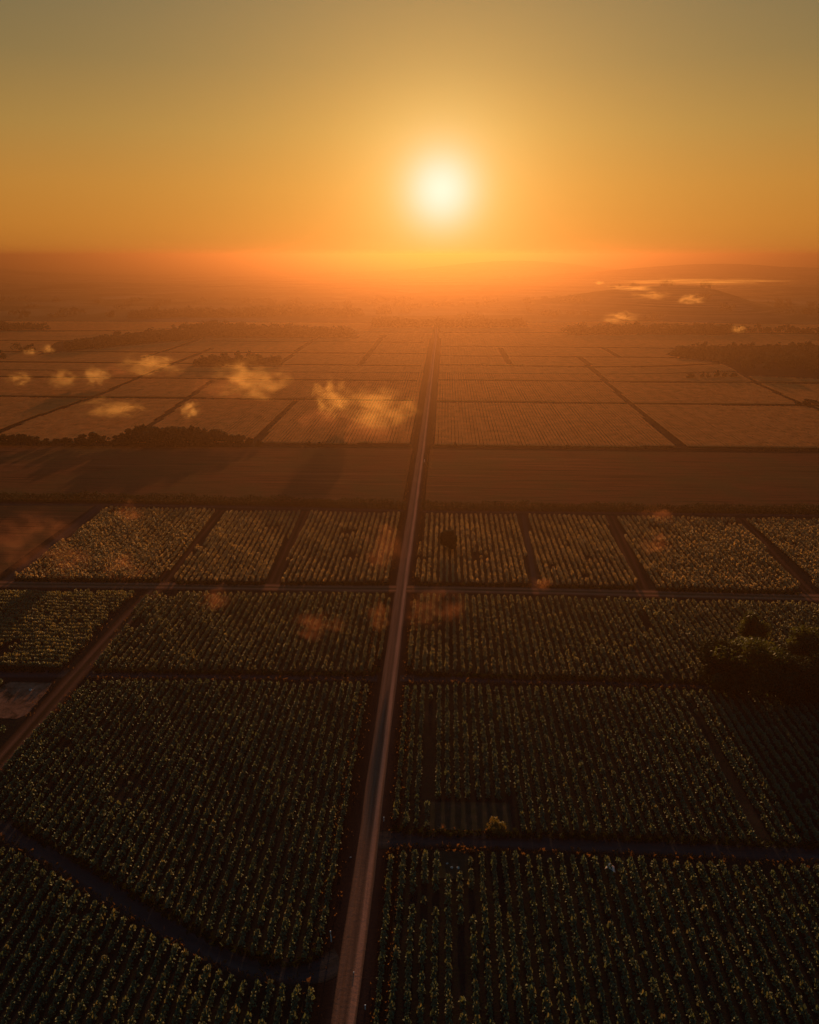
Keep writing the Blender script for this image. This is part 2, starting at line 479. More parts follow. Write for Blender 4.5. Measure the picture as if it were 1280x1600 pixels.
# main road: straight line through ground points read off the photo
rp = G2([(537, 1590), (577, 1300), (604, 1090), (626, 918), (644, 805), (661, 690), (672, 600), (681, 525)])
A = np.polyfit(rp[:, 1], rp[:, 0], 1)
print('road fit', A, rp[:, 0], np.polyval(A, rp[:, 1]))
road_x = lambda y: np.interp(y, np.concatenate([[-200], rp[:, 1], [3600]]), np.concatenate([[rp[0, 0]], 0.5 * rp[:, 0] + 0.5 * np.polyval(A, rp[:, 1]), [np.polyval(A, 3600)]]))
road_line = np.array([[road_x(y), y] for y in (-60, 60, 130, 200, 270, 350, 480, 700, 1000, 1400, 1560)])
strip('road_shoulder', road_line, 15.0, M['shoulder'], 0.03, widths=[15, 12, 11, 9, 8, 6])
strip('gravel_road', road_line, 5.6, M['road'], 0.06, crown=0.14, ncross=7, widths=[4.3, 4.5, 4.8, 4.4, 3.8, 3.2, 2.4])
strip('cross_road', G2([(-260, 909), (0, 913), (300, 916), (560, 920), (626, 920.5), (700, 921), (900, 925), (1280, 934), (1600, 942)]), 7.0, M['track'], 0.10)
strip('diagonal_track', G2([(243, 922), (200, 966), (150, 1022), (100, 1078), (50, 1136), (0, 1192), (-120, 1335)]), 6.6, M['path2'], 0.07, smooth=1)
strip('field_track', G2([(120, 1054), (300, 1055), (590, 1060)]), 4.2, M['dark_track'], 0.05)
strip('field_track', G2([(-200, 1050), (60, 1053), (125, 1053)]), 5.0, M['dark_track'], 0.05)
strip('field_track', G2([(625, 1060), (900, 1064), (1110, 1071), (1500, 1083)]), 4.2, M['dark_track'], 0.05)
strip('field_track', G2([(582, 1312), (700, 1310), (900, 1318), (1280, 1334), (1600, 1350)]), 5.2, M['dark_track'], 0.05)
strip('curved_track', G2([(-200, 1285), (-40, 1287), (15, 1299), (70, 1330), (140, 1374), (220, 1423), (310, 1475), (370, 1505), (440, 1519), (500, 1516), (532, 1500)]), 5.4, M['dark_track'], 0.05, smooth=2)
for ln in ([(344, 797), (300, 850), (248, 918)], [(477, 799), (455, 850), (425, 918)], [(158, 790), (90, 845), (8, 912)], [(952, 806), (980, 865), (1006, 925)],
           [(1157, 810), (1205, 865), (1270, 932)], [(818, 805), (828, 865), (837, 920)]):
    strip('field_path', G2(ln), 5.6 if ln[0][0] != 818 else 2.4, M['path'] if ln[0][0] not in (158, 818) else M['dark_track'], 0.05)
strip('verge', G2([(-200, 787), (200, 789), (632, 798)]), 3.0, M['dark_track'], 0.045)
strip('verge', G2([(660, 799), (1000, 802), (1500, 808)]), 3.0, M['dark_track'], 0.045)
# smooth cut fields between the hedge and the crops beyond
sheet('pasture', [(-700, 690), (645, 701), (632, 786), (-900, 772)], M['pasture'], 0.02)
sheet('pasture', [(667, 702), (1900, 715), (2100, 802), (660, 790)], M['pasture'], 0.02)
sheet('bare_ground', [(-700, 783), (148, 790), (70, 845), (-8, 903), (-1000, 896)], M['pasture'], 0.02)
sheet('bare_ground', [(16, 1066), (82, 1067), (70, 1085), (42, 1117), (26, 1123), (-60, 1121), (-40, 1090)], M['bare'], 0.05)
sheet('bare_ground', [(672, 1253), (796, 1255), (802, 1302), (672, 1299)], M['dark_plot'], 0.05)
sheet('bare_ground', [(686, 1330), (733, 1331), (733, 1375), (684, 1372)], M['dark_plot'], 0.05)

# ---------------------------------------------------------------- crop fields
ROW = 2.36
PL = 1.0


def leaf_quads(rng, az, h0, L, lift, wid):
    """an arching leaf: 3 segments, slight fold by twist"""
    ca, sa = math.cos(az), math.sin(az)
    r = np.array([0.04, 0.36, 0.74, 1.0]) * L
    z = np.array([0, lift * 0.8, lift * 1.0, lift * 0.55]) + h0
    w = np.array([0.07, 1.0, 0.85, 0.08]) * wid
    tw = rng.uniform(-0.9, 0.9)
    V = []
    for i in range(4):
        cx, cy = ca * r[i], sa * r[i]
        dx, dy, dz = -sa * w[i], ca * w[i], w[i] * tw
        V += [(cx - dx, cy - dy, z[i] - dz), (cx + dx, cy + dy, z[i] + dz)]
    F = [(0, 1, 3, 2), (2, 3, 5, 4), (4, 5, 7, 6)]
    return V, F


def make_plant(seed, leaves=12):
    rng = np.random.default_rng(seed)
    V, F, SV, SF = [], [], [], []
    h = rng.uniform(0.72, 1.0)
    a0 = rng.uniform(0, 6.28)
    for i in range(leaves):
        az = a0 + i * 2.39996 + rng.normal(0, 0.2)
        t = i / (leaves - 1)
        v, f = leaf_quads(rng, az, h * (0.55 + 0.45 * t), rng.uniform(0.66, 0.90) * (1 - 0.45 * t), rng.uniform(0.22, 0.5) + 0.75 * t, rng.uniform(0.19, 0.29))
        o = len(V); V += v; F += [tuple(q + o for q in ff) for ff in f]
    for k, (r, z) in enumerate(((0.10, -0.05), (0.05, h + 0.35))):
        for j in range(4):
            SV.append((r * math.cos(j * 1.571), r * math.sin(j * 1.571), z))
    SF = [(j, (j + 1) % 4, 4 + (j + 1) % 4, 4 + j) for j in range(4)]
    return np.array(V), np.array(F), np.array(SV), np.array(SF)


NVAR = 10
PLANTS = [make_plant(i) for i in range(NVAR)]
FIELDS = [
    # name, polygon in photo pixels (on the ground), row vanishing x or 'h' for rows running across
    ('A', [(603, 1352), (612, 1336), (640, 1327), (900, 1337), (1280, 1354), (1650, 1372), (1900, 1760), (570, 1760), (583, 1600)], 697),
    ('B', [(629, 1083), (642, 1069), (900, 1073), (1060, 1077), (1280, 1084), (1600, 1094), (1800, 1345), (1280, 1321), (900, 1305), (650, 1300), (620, 1293), (612, 1275)], 697),
    ('C', [(648, 936), (656, 928), (1280, 942), (1650, 950), (1700, 1085), (1110, 1066), (650, 1053), (637, 1044)], 697),
    ('D', [(662, 803), (812, 804), (828, 914), (662, 912), (651, 905)], 697),
    ('D', [(823, 804), (943, 806), (970, 860), (996, 912), (988, 918), (842, 916)], 697),
    ('D', [(960, 806), (1147, 809), (1195, 860), (1250, 918), (1243, 926), (1028, 921), (1018, 915)], 697),
    ('D', [(1166, 810), (1600, 817), (1900, 940), (1292, 930), (1278, 920)], 697),
    ('E', [(485, 800), (628, 802), (613, 905), (605, 911), (442, 912), (436, 908)], 697),
    ('E', [(352, 798), (470, 799), (420, 906), (412, 911), (278, 910), (272, 905)], 640),
    ('E', [(170, 792), (337, 796), (268, 892), (245, 907), (30, 907), (24, 902)], 640),
    ('F', [(240, 925), (600, 928), (612, 938), (590, 1046), (582, 1053), (160, 1048), (148, 1044), (228, 930)], 697),
    ('F', [(-600, 917), (212, 924), (170, 968), (105, 1043), (92, 1047), (-900, 1045)], 'h'),
    ('G', [(130, 1063), (575, 1067), (577, 1078), (552, 1260), (524, 1400), (508, 1480), (496, 1497), (470, 1503), (430, 1505), (380, 1490), (310, 1455), (220, 1402),
           (130, 1348), (70, 1312), (30, 1288), (-100, 1274), (-60, 1280), (0, 1214)], 697),
    ('H', [(-500, 1295), (-40, 1303), (0, 1312), (60, 1347), (130, 1392), (200, 1437), (300, 1491), (365, 1526), (430, 1532), (478, 1536), (494, 1556), (490, 1600), (470, 1760), (-800, 1760)], 697),
    ('K', [(-200, 1058), (10, 1061), (14, 1066), (-20, 1082), (-260, 1085)], 697),
    ('K', [(-200, 1131), (8, 1134), (13, 1142), (-30, 1180), (-300, 1185)], 697),
]
HOLES = [G2([(672, 1251), (797, 1253), (803, 1306), (672, 1303)]), G2([(687, 1325), (734, 1326), (735, 1374), (686, 1371)]), G2([(722, 1370), (735, 1370), (736, 1402), (722, 1400)]),
         G2([(836, 1330), (866, 1331), (872, 1346), (838, 1345)]), G2([(1090, 1066), (1110, 1040), (1340, 1045), (1400, 1085)]),
         G2([(88, 1166), (112, 1160), (118, 1172), (92, 1176)])]
GAPS = [(G2([(681, 1060), (669, 1254)]), 1.0), (G2([(735, 1400), (726, 1480), (720, 1560)]), 1.1), (G2([(1057, 1076), (1205, 1325)]), 0.9),
        (G2([(990, 930), (1046, 1066)]), 0.3)]
def field_poly(nm, poly):
    """the far edge of each field was read along the crop's tops: bring it down to the stalks' feet"""
    if nm == 'H': return G2([(x, y + 9) for x, y in poly])
    mid_ = (min(y for x, y in poly) + max(min(y for x, y in poly), min(1600, max(y for x, y in poly)))) / 2
    return G2([(x, y + (4 + (y - 800) * 0.007 if y < min(mid_, min(q for _, q in poly) + 30) else 0)) for x, y in poly])


rng = np.random.default_rng(5)
ALL = []          # x, y, field index, row index
for fi, (nm, poly, vp) in enumerate(FIELDS):
    g = field_poly(nm, poly)
    if vp == 'h': dirv = np.array([1.0, -0.015])
    else:
        v = P(vp, 401.0)[:2]; dirv = v / np.linalg.norm(v)
    dirv = dirv / np.linalg.norm(dirv)
    nv = np.array([dirv[1], -dirv[0]])
    if vp != 'h': n0 = (g @ nv).min()
    u, w = g @ nv, g @ dirv
    k0, k1 = math.floor(u.min() / ROW), math.ceil(u.max() / ROW)
    pts = []
    for k in range(k0, k1 + 1):
        ys = np.arange(w.min(), w.max(), PL) + rng.uniform(0, PL)
        n = len(ys)
        drift = 0.07 * np.sin(ys * 0.05 + k * 1.7) + 0.05 * np.sin(ys * 0.021 + k * .6)
        uu = np.full(n, k * ROW) + drift + rng.normal(0, 0.075, n)
        ww = ys + rng.normal(0, 0.12, n)
        p = uu[:, None] * nv + ww[:, None] * dirv
        pts.append(np.column_stack([p, np.full(n, fi), np.full(n, k)]))
    pts = np.concatenate(pts)
    ok = inside(pts[:, :2], g) & (rng.random(len(pts)) > 0.025)
    for h in HOLES: ok &= ~inside(pts[:, :2], h)
    for ln, wd in GAPS: ok &= segdist(pts[:, :2], ln) > wd
    for _ in range(int(rng.integers(2, 6))):                 # thin spots where plants failed
        c = pts[rng.integers(len(pts)), :2]; rr = rng.uniform(1.2, 3.6)
        ok &= ~((np.hypot(pts[:, 0] - c[0], (pts[:, 1] - c[1]) * 0.7) < rr) & (rng.random(len(pts)) < 0.8))
    ALL.append(pts[ok])
ALL = np.concatenate(ALL)
# keep what the view (with a wide margin) can see
q = np.column_stack([ALL[:, :2], np.full(len(ALL), 1.5 - H)])
dd = q @ fw; ppx = 640 + FPX * (q @ rt) / dd; ppy = 800 - FPX * (q @ up) / dd
keep = (dd > 5) & (ppx > -220) & (ppx < 1500) & (ppy < 1680)
ALL = ALL[keep]; ppx = ppx[keep]; ppy = ppy[keep]
print('plants', len(ALL))
near = np.where((ppx > 2) & (ppx < 1278) & (ppy < 1597))[0]
near = near[np.argsort(-ppy[near])][:298]
is_near = np.zeros(len(ALL), bool); is_near[near] = True

# a slow swell of vigour over the fields, so heights are not even
def vigour(x, y): return 1.0 + 0.10 * np.sin(x * 0.11 + 0.7 * np.sin(y * 0.05)) * np.sin(y * 0.083 + 1.0) + 0.07 * np.sin(x * 0.31 + y * 0.23)


fname = np.array([FIELDS[int(k)][0] for k in ALL[:, 2]])
for letters, mkey, lab in (('ABGHK', 'crop', 'crop planted in rows, coloured dark as if shaded, across the nearest fields beside the gravel road'), ('CF', 'crop_half_lit', 'crop in rows, coloured olive as if half lit, just on the near side of the cross road'),
                           ('DE', 'crop_sunlit', 'crop in rows, coloured pale as if sunlit, between the cross road and the hedges')):
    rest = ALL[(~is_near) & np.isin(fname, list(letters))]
    sc = rng.uniform(0.88, 1.12, len(rest)) * vigour(rest[:, 0], rest[:, 1])
    runt = rng.random(len(rest)) < 0.05; sc[runt] *= 0.6
    rot = rng.uniform(0, 6.283, len(rest)); var = rng.integers(0, NVAR, len(rest))
    Vs, Fs, off = [], [], 0
    for vi in range(NVAR):
        LV, LF, SV_, SF_ = PLANTS[vi]
        PV = np.concatenate([LV, SV_]); PF = np.concatenate([LF, SF_ + len(LV)])
        ii = np.where(var == vi)[0]
        c, s = np.cos(rot[ii]), np.sin(rot[ii])
        x = (PV[None, :, 0] * c[:, None] - PV[None, :, 1] * s[:, None]) * sc[ii, None] + rest[ii, 0, None]
        y = (PV[None, :, 0] * s[:, None] + PV[None, :, 1] * c[:, None]) * sc[ii, None] + rest[ii, 1, None]
        z = PV[None, :, 2] * sc[ii, None]
        Vs.append(np.stack([x, y, z], -1).reshape(-1, 3))
        Fs.append((PF[None] + (np.arange(len(ii)) * len(PV))[:, None, None] + off).reshape(-1, 4))
        off += len(ii) * len(PV)
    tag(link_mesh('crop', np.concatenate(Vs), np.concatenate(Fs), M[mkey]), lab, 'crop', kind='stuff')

# the nearest plants, each one a thing: stalk and leaves
LM = []
for vi in range(NVAR):
    LV, LF, SV_, SF_ = make_plant(100 + vi, 13)
    t = empty('crop_plant', (0, 0, 0))
    link_mesh('leaves', LV, LF, M['crop'], t); link_mesh('stalk', SV_, SF_, M['stalk'], t)
    LM.append(t)
used = set()
left_k, right_k = {}, {}
for i in near:
    fi, k = int(ALL[i, 2]), int(ALL[i, 3])
    (right_k if FIELDS[fi][0] == 'A' else left_k).setdefault(k, []).append(i)
for side, dct in (('left', left_k), ('right', right_k)):
    ks = sorted(dct, reverse=(side == 'left'))
    for rn, k in enumerate(ks):
        for j, i in enumerate(sorted(dct[k], key=lambda q: -ppy[q])):
            vi = int(rng.integers(0, NVAR)); x, y = ALL[i, :2]
            s_ = float(rng.uniform(0.82, 1.15) * vigour(x, y)); rz = float(rng.uniform(0, 6.28))
            if vi in used: o = copy_tree(LM[vi], (x, y, 0), rz, s_)
            else:
                used.add(vi); o = LM[vi]; o.location = (x, y, 0); o.rotation_euler.z = rz; o.scale = (s_,) * 3
            posn = 'nearest' if j == 0 else ordn(j + 1) + ' nearest'
            tag(o, f'leafy green crop plant, {posn} in the {ordn(rn + 1)} row {side} of the gravel road', 'crop plant', f'crop plants in the rows {side} of the gravel road')

# ---------------------------------------------------------------- far crop rows: low hedge-like ridges, parcels cut apart by tracks
far_lines = []
def FL(pts, w): far_lines.append((G2(pts), w))
for pts in ([(-700, 612), (0, 621), (640, 627.5)], [(-700, 583), (100, 591), (650, 596.5)], [(-700, 561), (200, 568.5), (655, 573)], [(-700, 548), (200, 551), (662, 554)],
            [(676, 629), (1000, 632.5), (1900, 643)], [(680, 595), (1900, 608)], [(684, 571), (940, 575), (1900, 584)], [(687, 557), (1900, 568)], [(690, 542), (1900, 553)],
            [(-600, 530), (660, 536)], [(-600, 516), (1900, 524)]):
    FL(pts, 2.1)
for pts in ([(-60, 700), (60, 652), (150, 621), (220, 590), (290, 562), (330, 546)], [(395, 697), (460, 629)], [(228, 672), (330, 597)], [(430, 573), (500, 526)], [(225, 560), (330, 526)],
            [(1072, 705), (985, 633), (925, 577), (905, 558)], [(1300, 648), (1250, 632), (1160, 590)], [(968, 560), (945, 545)], [(560, 572), (600, 525)], [(1400, 700), (1290, 640)], [(795, 570), (780, 545)]):
    FL(pts, 2.6)
FV, FF, off = [], [], 0
rng = np.random.default_rng(11)
vdir = P(697, 401)[:2]; vdir /= np.linalg.norm(vdir); vn = np.array([vdir[1], -vdir[0]])
WOODS_CUT = [G2([(1042, 556), (1060, 543), (1330, 540), (1400, 600), (1160, 592), (1110, 570)]), G2([(60, 556), (90, 535), (330, 515), (560, 520), (560, 530), (330, 530), (150, 545)]),
             G2([(300, 575), (310, 562), (430, 560), (440, 574)])]
# where the far fields start: just beyond the cut field
def front_y(x, side):
    return None
fl = G2([(-900, 688), (645, 697.5)]); fr = G2([(668, 699.5), (1900, 709)])
for z0, z1, spc, seg in ((470, 800, ROW, 3.0), (800, 1150, ROW * 1.5, 3.0), (1150, 1420, ROW * 2.5, 6.0)):
    wmax = z1 * 0.66
    k0, k1 = int(-wmax / spc), int(wmax / spc)
    for k in range(k0, k1 + 1):
        w = np.arange(z0, z1, seg)
        u = np.full(len(w), k * spc) + 0.15 * np.sin(w * 0.03 + k)
        p = u[:, None] * vn + w[:, None] * vdir
        px_, py_ = p[:, 0], p[:, 1]
        ok = np.abs(px_ - road_x(py_)) > 8.0
        ok &= np.abs(px_) < 0.64 * py_ + 20
        fy = np.where(px_ < road_x(py_), np.interp(px_, fl[:, 0], fl[:, 1]), np.interp(px_, fr[:, 0], fr[:, 1]))
        ok &= py_ > fy + 2
        for ln, wd in far_lines: ok &= segdist(p, ln) > wd + (0 if z0 < 700 else 0.8 if z0 < 900 else 2.0)
        for h in WOODS_CUT: ok &= ~inside(p, h)
        if ok.sum() < 2: continue
        n = len(w)
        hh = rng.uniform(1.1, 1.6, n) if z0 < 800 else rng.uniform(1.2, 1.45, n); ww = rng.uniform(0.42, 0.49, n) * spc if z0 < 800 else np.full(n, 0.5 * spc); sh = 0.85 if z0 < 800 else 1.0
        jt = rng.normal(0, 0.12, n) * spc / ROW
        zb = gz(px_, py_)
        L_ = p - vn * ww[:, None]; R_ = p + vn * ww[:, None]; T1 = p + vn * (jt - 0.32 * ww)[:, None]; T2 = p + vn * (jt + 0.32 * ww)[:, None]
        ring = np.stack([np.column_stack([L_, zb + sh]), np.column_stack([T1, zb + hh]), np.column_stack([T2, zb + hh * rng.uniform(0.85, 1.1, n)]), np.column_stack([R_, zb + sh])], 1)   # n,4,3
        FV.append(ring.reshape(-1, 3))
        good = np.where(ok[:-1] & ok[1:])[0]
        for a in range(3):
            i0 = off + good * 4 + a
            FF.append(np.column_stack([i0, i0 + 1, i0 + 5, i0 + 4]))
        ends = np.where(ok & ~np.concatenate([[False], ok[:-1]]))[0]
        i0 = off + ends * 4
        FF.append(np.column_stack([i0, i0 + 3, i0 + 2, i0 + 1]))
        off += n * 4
tag(link_mesh('crop', np.concatenate(FV), np.concatenate(FF), M['row']), 'fine rows of crop, coloured orange as by lit haze, filling the parcels beyond the smooth brown fields', 'crop', kind='stuff')

# ---------------------------------------------------------------- trees
def crown_mesh(seed, n, rad, height, leaf, blobs, base=0.35, flat=0.8):
    """leaf faces spread over and through many overlapping clumps"""
    rng = np.random.default_rng(seed)
    cs = []
    for i in range(blobs):
        a = rng.uniform(0, 6.283); r = rad * 0.70 * math.sqrt(rng.random()); t = rng.random()
        top = 1 - (r / rad) ** 2 * 0.75
        zc = height * (base + (1 - base) * (0.15 + 0.72 * t * top))
        cs.append((r * math.cos(a), r * math.sin(a), zc, rad * rng.uniform(0.20, 0.42)))
    cs = np.array(cs)
    w = cs[:, 3] ** 2; idx = rng.choice(blobs, n, p=w / w.sum())
    dirs = rng.normal(size=(n, 3)); dirs /= np.linalg.norm(dirs, axis=1)[:, None]
    rr = cs[idx, 3] * (rng.random(n) ** 0.28) * rng.uniform(0.85, 1.12, n)
    c = cs[idx, :3] + dirs * rr[:, None] * np.array([1, 1, flat])
    nrm = dirs + rng.normal(0, 0.7, (n, 3)); nrm /= np.linalg.norm(nrm, axis=1)[:, None]
    t = np.cross(nrm, rng.normal(size=(n, 3))); t /= np.linalg.norm(t, axis=1)[:, None]
    bt = np.cross(nrm, t)
    s = leaf * rng.uniform(0.55, 1.3, n)[:, None]
    V = np.stack([c - t * s, c - bt * s * 0.55, c + t * s, c + bt * s * 0.55], 1).reshape(-1, 3)
    return V, np.arange(n * 4).reshape(-1, 4), cs


def tube(path, rads, ns=6):
    path = np.array(path, float); V, F = [], []
    for i, (p, r) in enumerate(zip(path, rads)):
        d_ = path[min(i + 1, len(path) - 1)] - path[max(i - 1, 0)]; d_ /= np.linalg.norm(d_)
        a = np.cross(d_, (0.3, 1, 0.1)); a /= np.linalg.norm(a); c = np.cross(d_, a)
        for k in range(ns):
            th = 6.2832 * k / ns
            V.append(p + r * (a * math.cos(th) + c * math.sin(th)))
    for i in range(len(path) - 1):
        for k in range(ns): F.append((i * ns + k, i * ns + (k + 1) % ns, (i + 1) * ns + (k + 1) % ns, (i + 1) * ns + k))
    return V, F


def trunk_mesh(seed, rad, height, cs, r0):
    rng = np.random.default_rng(seed + 50)
    fork = height * 0.34
    V, F = tube([(0, 0, -0.3), (0.1 * r0, 0, height * 0.12), (0.4 * r0, 0.3 * r0, fork), (0.2 * r0, 0.5 * r0, height * 0.72)], [r0 * 1.3, r0, r0 * 0.8, r0 * 0.2])
    for j in range(min(7, len(cs))):
        c = cs[(j * 3) % len(cs)]
        m = np.array([c[0] * 0.5, c[1] * 0.5, fork + (c[2] - fork) * 0.6])
        v, f = tube([(0.3 * r0, 0.2 * r0, fork * rng.uniform(0.7, 1.1)), m, c[:3]], [r0 * 0.5, r0 * 0.3, r0 * 0.1], 5)
        o = len(V); V += v; F += [tuple(q + o for q in ff) for ff in f]
    return np.array(V), F


def make_tree(seed, n, rad, height, leaf, blobs, mat='tree', base=0.35, name='tree', r0=None):
    t = empty(name, (0, 0, 0))
    V, F, cs = crown_mesh(seed, n, rad, height, leaf, blobs, base)
    link_mesh('crown', V, F, M[mat], t)
    TV, TF = trunk_mesh(seed, rad, height, cs, r0 or height * 0.022)
    link_mesh('trunk', TV, TF, M['bark'], t, smooth=True)
    return t


# big trees in the dark clump at the right
GR = 'trees of the dark clump between the right-hand fields'
for i, (px, py, rad, hgt, lab) in enumerate([
    (1177, 1010, 5.0, 11.5, 'dark round-topped tree standing farthest back in the near right clump'),
    (1118, 1062, 6.4, 12.5, 'leafy tree at the left end of the near right clump, beside the crop rows'),
    (1168, 1082, 9.0, 17.0, 'broad tallest dark tree at the front left of the near right clump'),
    (1226, 1088, 8.5, 13.0, 'dense dark tree in the front middle of the near right clump'),
    (1262, 1046, 7.6, 14.5, 'bushy tree with a rounded top at the back right of the near clump'),
    (1222, 1056, 6.0, 10.0, 'low tree filling the gap behind the front trees of the near right clump'),
    (1290, 1090, 8.6, 12.0, 'dark tree cut by the frame edge at the right end of the near clump'),
    (1330, 1060, 9.0, 15.0, None), (1140, 1085, 5.0, 8.0, 'low dark tree at the front left foot of the near right clump'), (1370, 1095, 9.0, 14.0, None)]):
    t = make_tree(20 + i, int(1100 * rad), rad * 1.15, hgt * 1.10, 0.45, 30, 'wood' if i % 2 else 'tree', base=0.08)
    p = P(px, py); t.location = p
    tag(t, lab or ('tall tree outside the frame right of the near clump' if i == 7 else 'wide tree outside the frame beyond the clump edge'), 'tree', GR)

# lone tree in the crop right of the road
t = make_tree(64, 14000, 4.5, 11.5, 0.36, 44, 'wood', base=0.26, name='tree', r0=0.5); t.location = P(702, 866)
tag(t, 'lone round-crowned tree rising from the crop rows just right of the gravel road', 'tree')

# mid-distance trees share four shapes
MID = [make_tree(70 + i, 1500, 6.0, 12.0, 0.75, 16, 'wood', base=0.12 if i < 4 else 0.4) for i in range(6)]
mid_used = set()


def mid_tree(px, py, rad, hgt, label, group=None, var=None, z=None):
    global MID
    vi = random.randrange(4) if var is None else var
    p = P(px, py); p[2] = gz(p[0], p[1])
    s = (rad / 6.0, rad / 6.0, hgt / 12.0); rz = random.uniform(0, 6.28)
    if vi in mid_used: o = copy_tree(MID[vi], p, rz, s)
    else:
        mid_used.add(vi); o = MID[vi]; o.location = p; o.rotation_euler.z = rz; o.scale = s
    for k in ('group',):
        if k in o and not group: del o[k]
    return tag(o, label, 'tree', group)


random.seed(4)
# tree belt left of the road: crown tops follow the photo's skyline
sky = [(-40, 680), (0, 677), (20, 679), (38, 677), (60, 681), (85, 684), (105, 685), (130, 680), (145, 673), (165, 680), (185, 678), (205, 670), (225, 664), (245, 663), (262, 665), (280, 665),
       (300, 667), (320, 671), (340, 669), (352, 677), (380, 677), (400, 686), (420, 690)]
sx, sy_ = zip(*sky)
# sort out order along the belt
xs = []
x = -36.0
while x < 405:
    xs.append(x); x += random.uniform(10.5, 15.5)
for n_, x in enumerate(xs):
    top = float(np.interp(x, sx, sy_)) - random.uniform(-1.0, 1.5)
    basey = 699 - random.uniform(0, 3)
    p = P(x, basey); dist = math.hypot(p[0], p[1]); hgt = max(2.5, (basey - top) / FPX * dist / 0.97)
    kind_ = 'tall leafy' if hgt > 12 else 'medium dark' if hgt > 8 else 'low bushy'
    mid_tree(x, basey, min(7.5, max(3.4, hgt * 0.55)), hgt, f'{kind_} tree, {ordn(n_ + 1)} from the left end of the belt below the left fog banks', 'trees of the dark belt left of the road')
for n_, x in enumerate([218, 240, 262, 286, 308, 330, 232, 275, 318]):
    top = float(np.interp(x, sx, sy_)) - 0.5; basey = 694.5 - (n_ > 5) * 2
    p = P(x, basey); hgt = (basey - top) / FPX * math.hypot(p[0], p[1]) / 0.97
    mid_tree(x, basey, 6.5, hgt, f'tall tree, {ordn(n_ + 1)} in the back line of the highest part of the left belt', 'trees behind the dark belt left of the road')
for x, y, r, h, lab in [(483, 697, 2.2, 3.4, 'small roundish tree, left one of two at the field edge left of the road'), (497, 697, 2.6, 3.2, 'small tree, right one of two at the field edge left of the road'),
                        (711, 699, 1.5, 4.6, 'small narrow tree at the field edge just right of the road'), (887, 702, 2.4, 3.2, 'small bushy tree at the field edge far right of the road'),
                        (1266, 634, 7.5, 6.5, 'dark bushy tree at a parcel corner below the right wood'), (1246, 634, 3.5, 3.6, 'low tree left of the bushy tree at the parcel corner')]:
    mid_tree(x, y, r, h, lab)
# wood in the left distance: trees one can tell apart
for n_, (x, y) in enumerate([(309, 572), (318, 573), (328, 572), (338, 573), (348, 572), (358, 574), (368, 573), (378, 573), (388, 573), (398, 573), (408, 571), (333, 568), (352, 568), (372, 568), (391, 568), (404, 567), (425, 571), (435, 571)]):
    mid_tree(x, y, random.uniform(5.5, 7.5), random.uniform(11, 16) * (0.8 if n_ == 0 else 1), f'hazy tree, {ordn(n_ + 1)} of the small wood above the middle fog bank' if n_ < 16 else ('slim hazy tree, left one of the pair beside the small wood' if n_ == 16 else 'slim hazy tree, right one of the pair beside the small wood'),
             'trees of the small hazy wood left of the road')
# trees standing out of the right wood
for n_, (x, y, r, h, lab) in enumerate([(1067, 558, 8, 15, 'broad tree at the left tip of the right wood'), (1082, 557, 8, 14, 'second broad tree from the left tip of the right wood'), (1095, 557, 8, 16, 'tallest domed tree near the left tip of the right wood'),
                           (1054, 560, 6, 11, 'low tree at the very left tip of the right wood'), (1118, 552, 4, 9, 'small tree standing alone behind the right wood'), (1140, 552, 8, 15, 'spreading umbrella-shaped tree behind the right wood'),
                           (1160, 551, 8, 12, 'wide tree right of the umbrella-shaped tree of the right wood'), (1190, 552, 8, 12, 'rounded tree at the middle of the right wood skyline'), (1236, 552, 9, 10, 'flat-topped tree toward the right of the wood skyline'),
                           (1266, 552, 6, 16, 'thin-stemmed tall tree at the right end of the wood skyline')]):
    mid_tree(x, y, r, h, lab, 'trees standing out of the right wood', var=(4 if n_ in (4, 5, 9) else None))
for n_, x in enumerate((1078, 1096, 1107, 1119, 1131, 1146)):
    mid_tree(x, 593, (5.0, 2.6, 2.8, 3.4, 3.2, 4.5)[n_], (6.5, 8.0, 6.0, 8.5, 7.0, 6.0)[n_], f'small tree, {ordn(n_ + 1)} from the left in the short row before the right wood', 'trees in the short row before the right wood')
mid_tree(1284, 812, 3.5, 8.0, 'small dark tree at the right end of the right-hand hedge', var=5)
for k in range(6):
    if k not in mid_used:
        for ch in list(MID[k].children): bpy.data.objects.remove(ch)
        bpy.data.objects.remove(MID[k])

# woods that read as one mass
def wood(label, spots, leaf=1.5, per=150):
    Vs, off, Fs = [], 0, []
    r_ = np.random.default_rng(len(spots))
    for x, y, rad, h in spots:
        V, F, cs = crown_mesh(int(r_.integers(1e6)), per, rad, h, leaf * r_.uniform(0.8, 1.2), 8, base=0.05)
        V = V + np.array([x, y, float(gz(x, y))]); Vs.append(V); Fs.append(F + off); off += len(V)
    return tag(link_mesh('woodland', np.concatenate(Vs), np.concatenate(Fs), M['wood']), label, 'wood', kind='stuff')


def scatter(poly, n, r0, r1, h0, h1, seed=1, hf=None):
    g = G2(poly); r_ = np.random.default_rng(seed); o = []
    lo, hi = g.min(0), g.max(0)
    while len(o) < n:
        p = lo + r_.random((400, 2)) * (hi - lo)
        for q in p[inside(p, g)]:
            h = r_.uniform(h0, h1) * (hf(*pix((q[0], q[1], 0))) if hf else 1)
            o.append((q[0], q[1], r_.uniform(r0, r1), h))
    return o[:n]


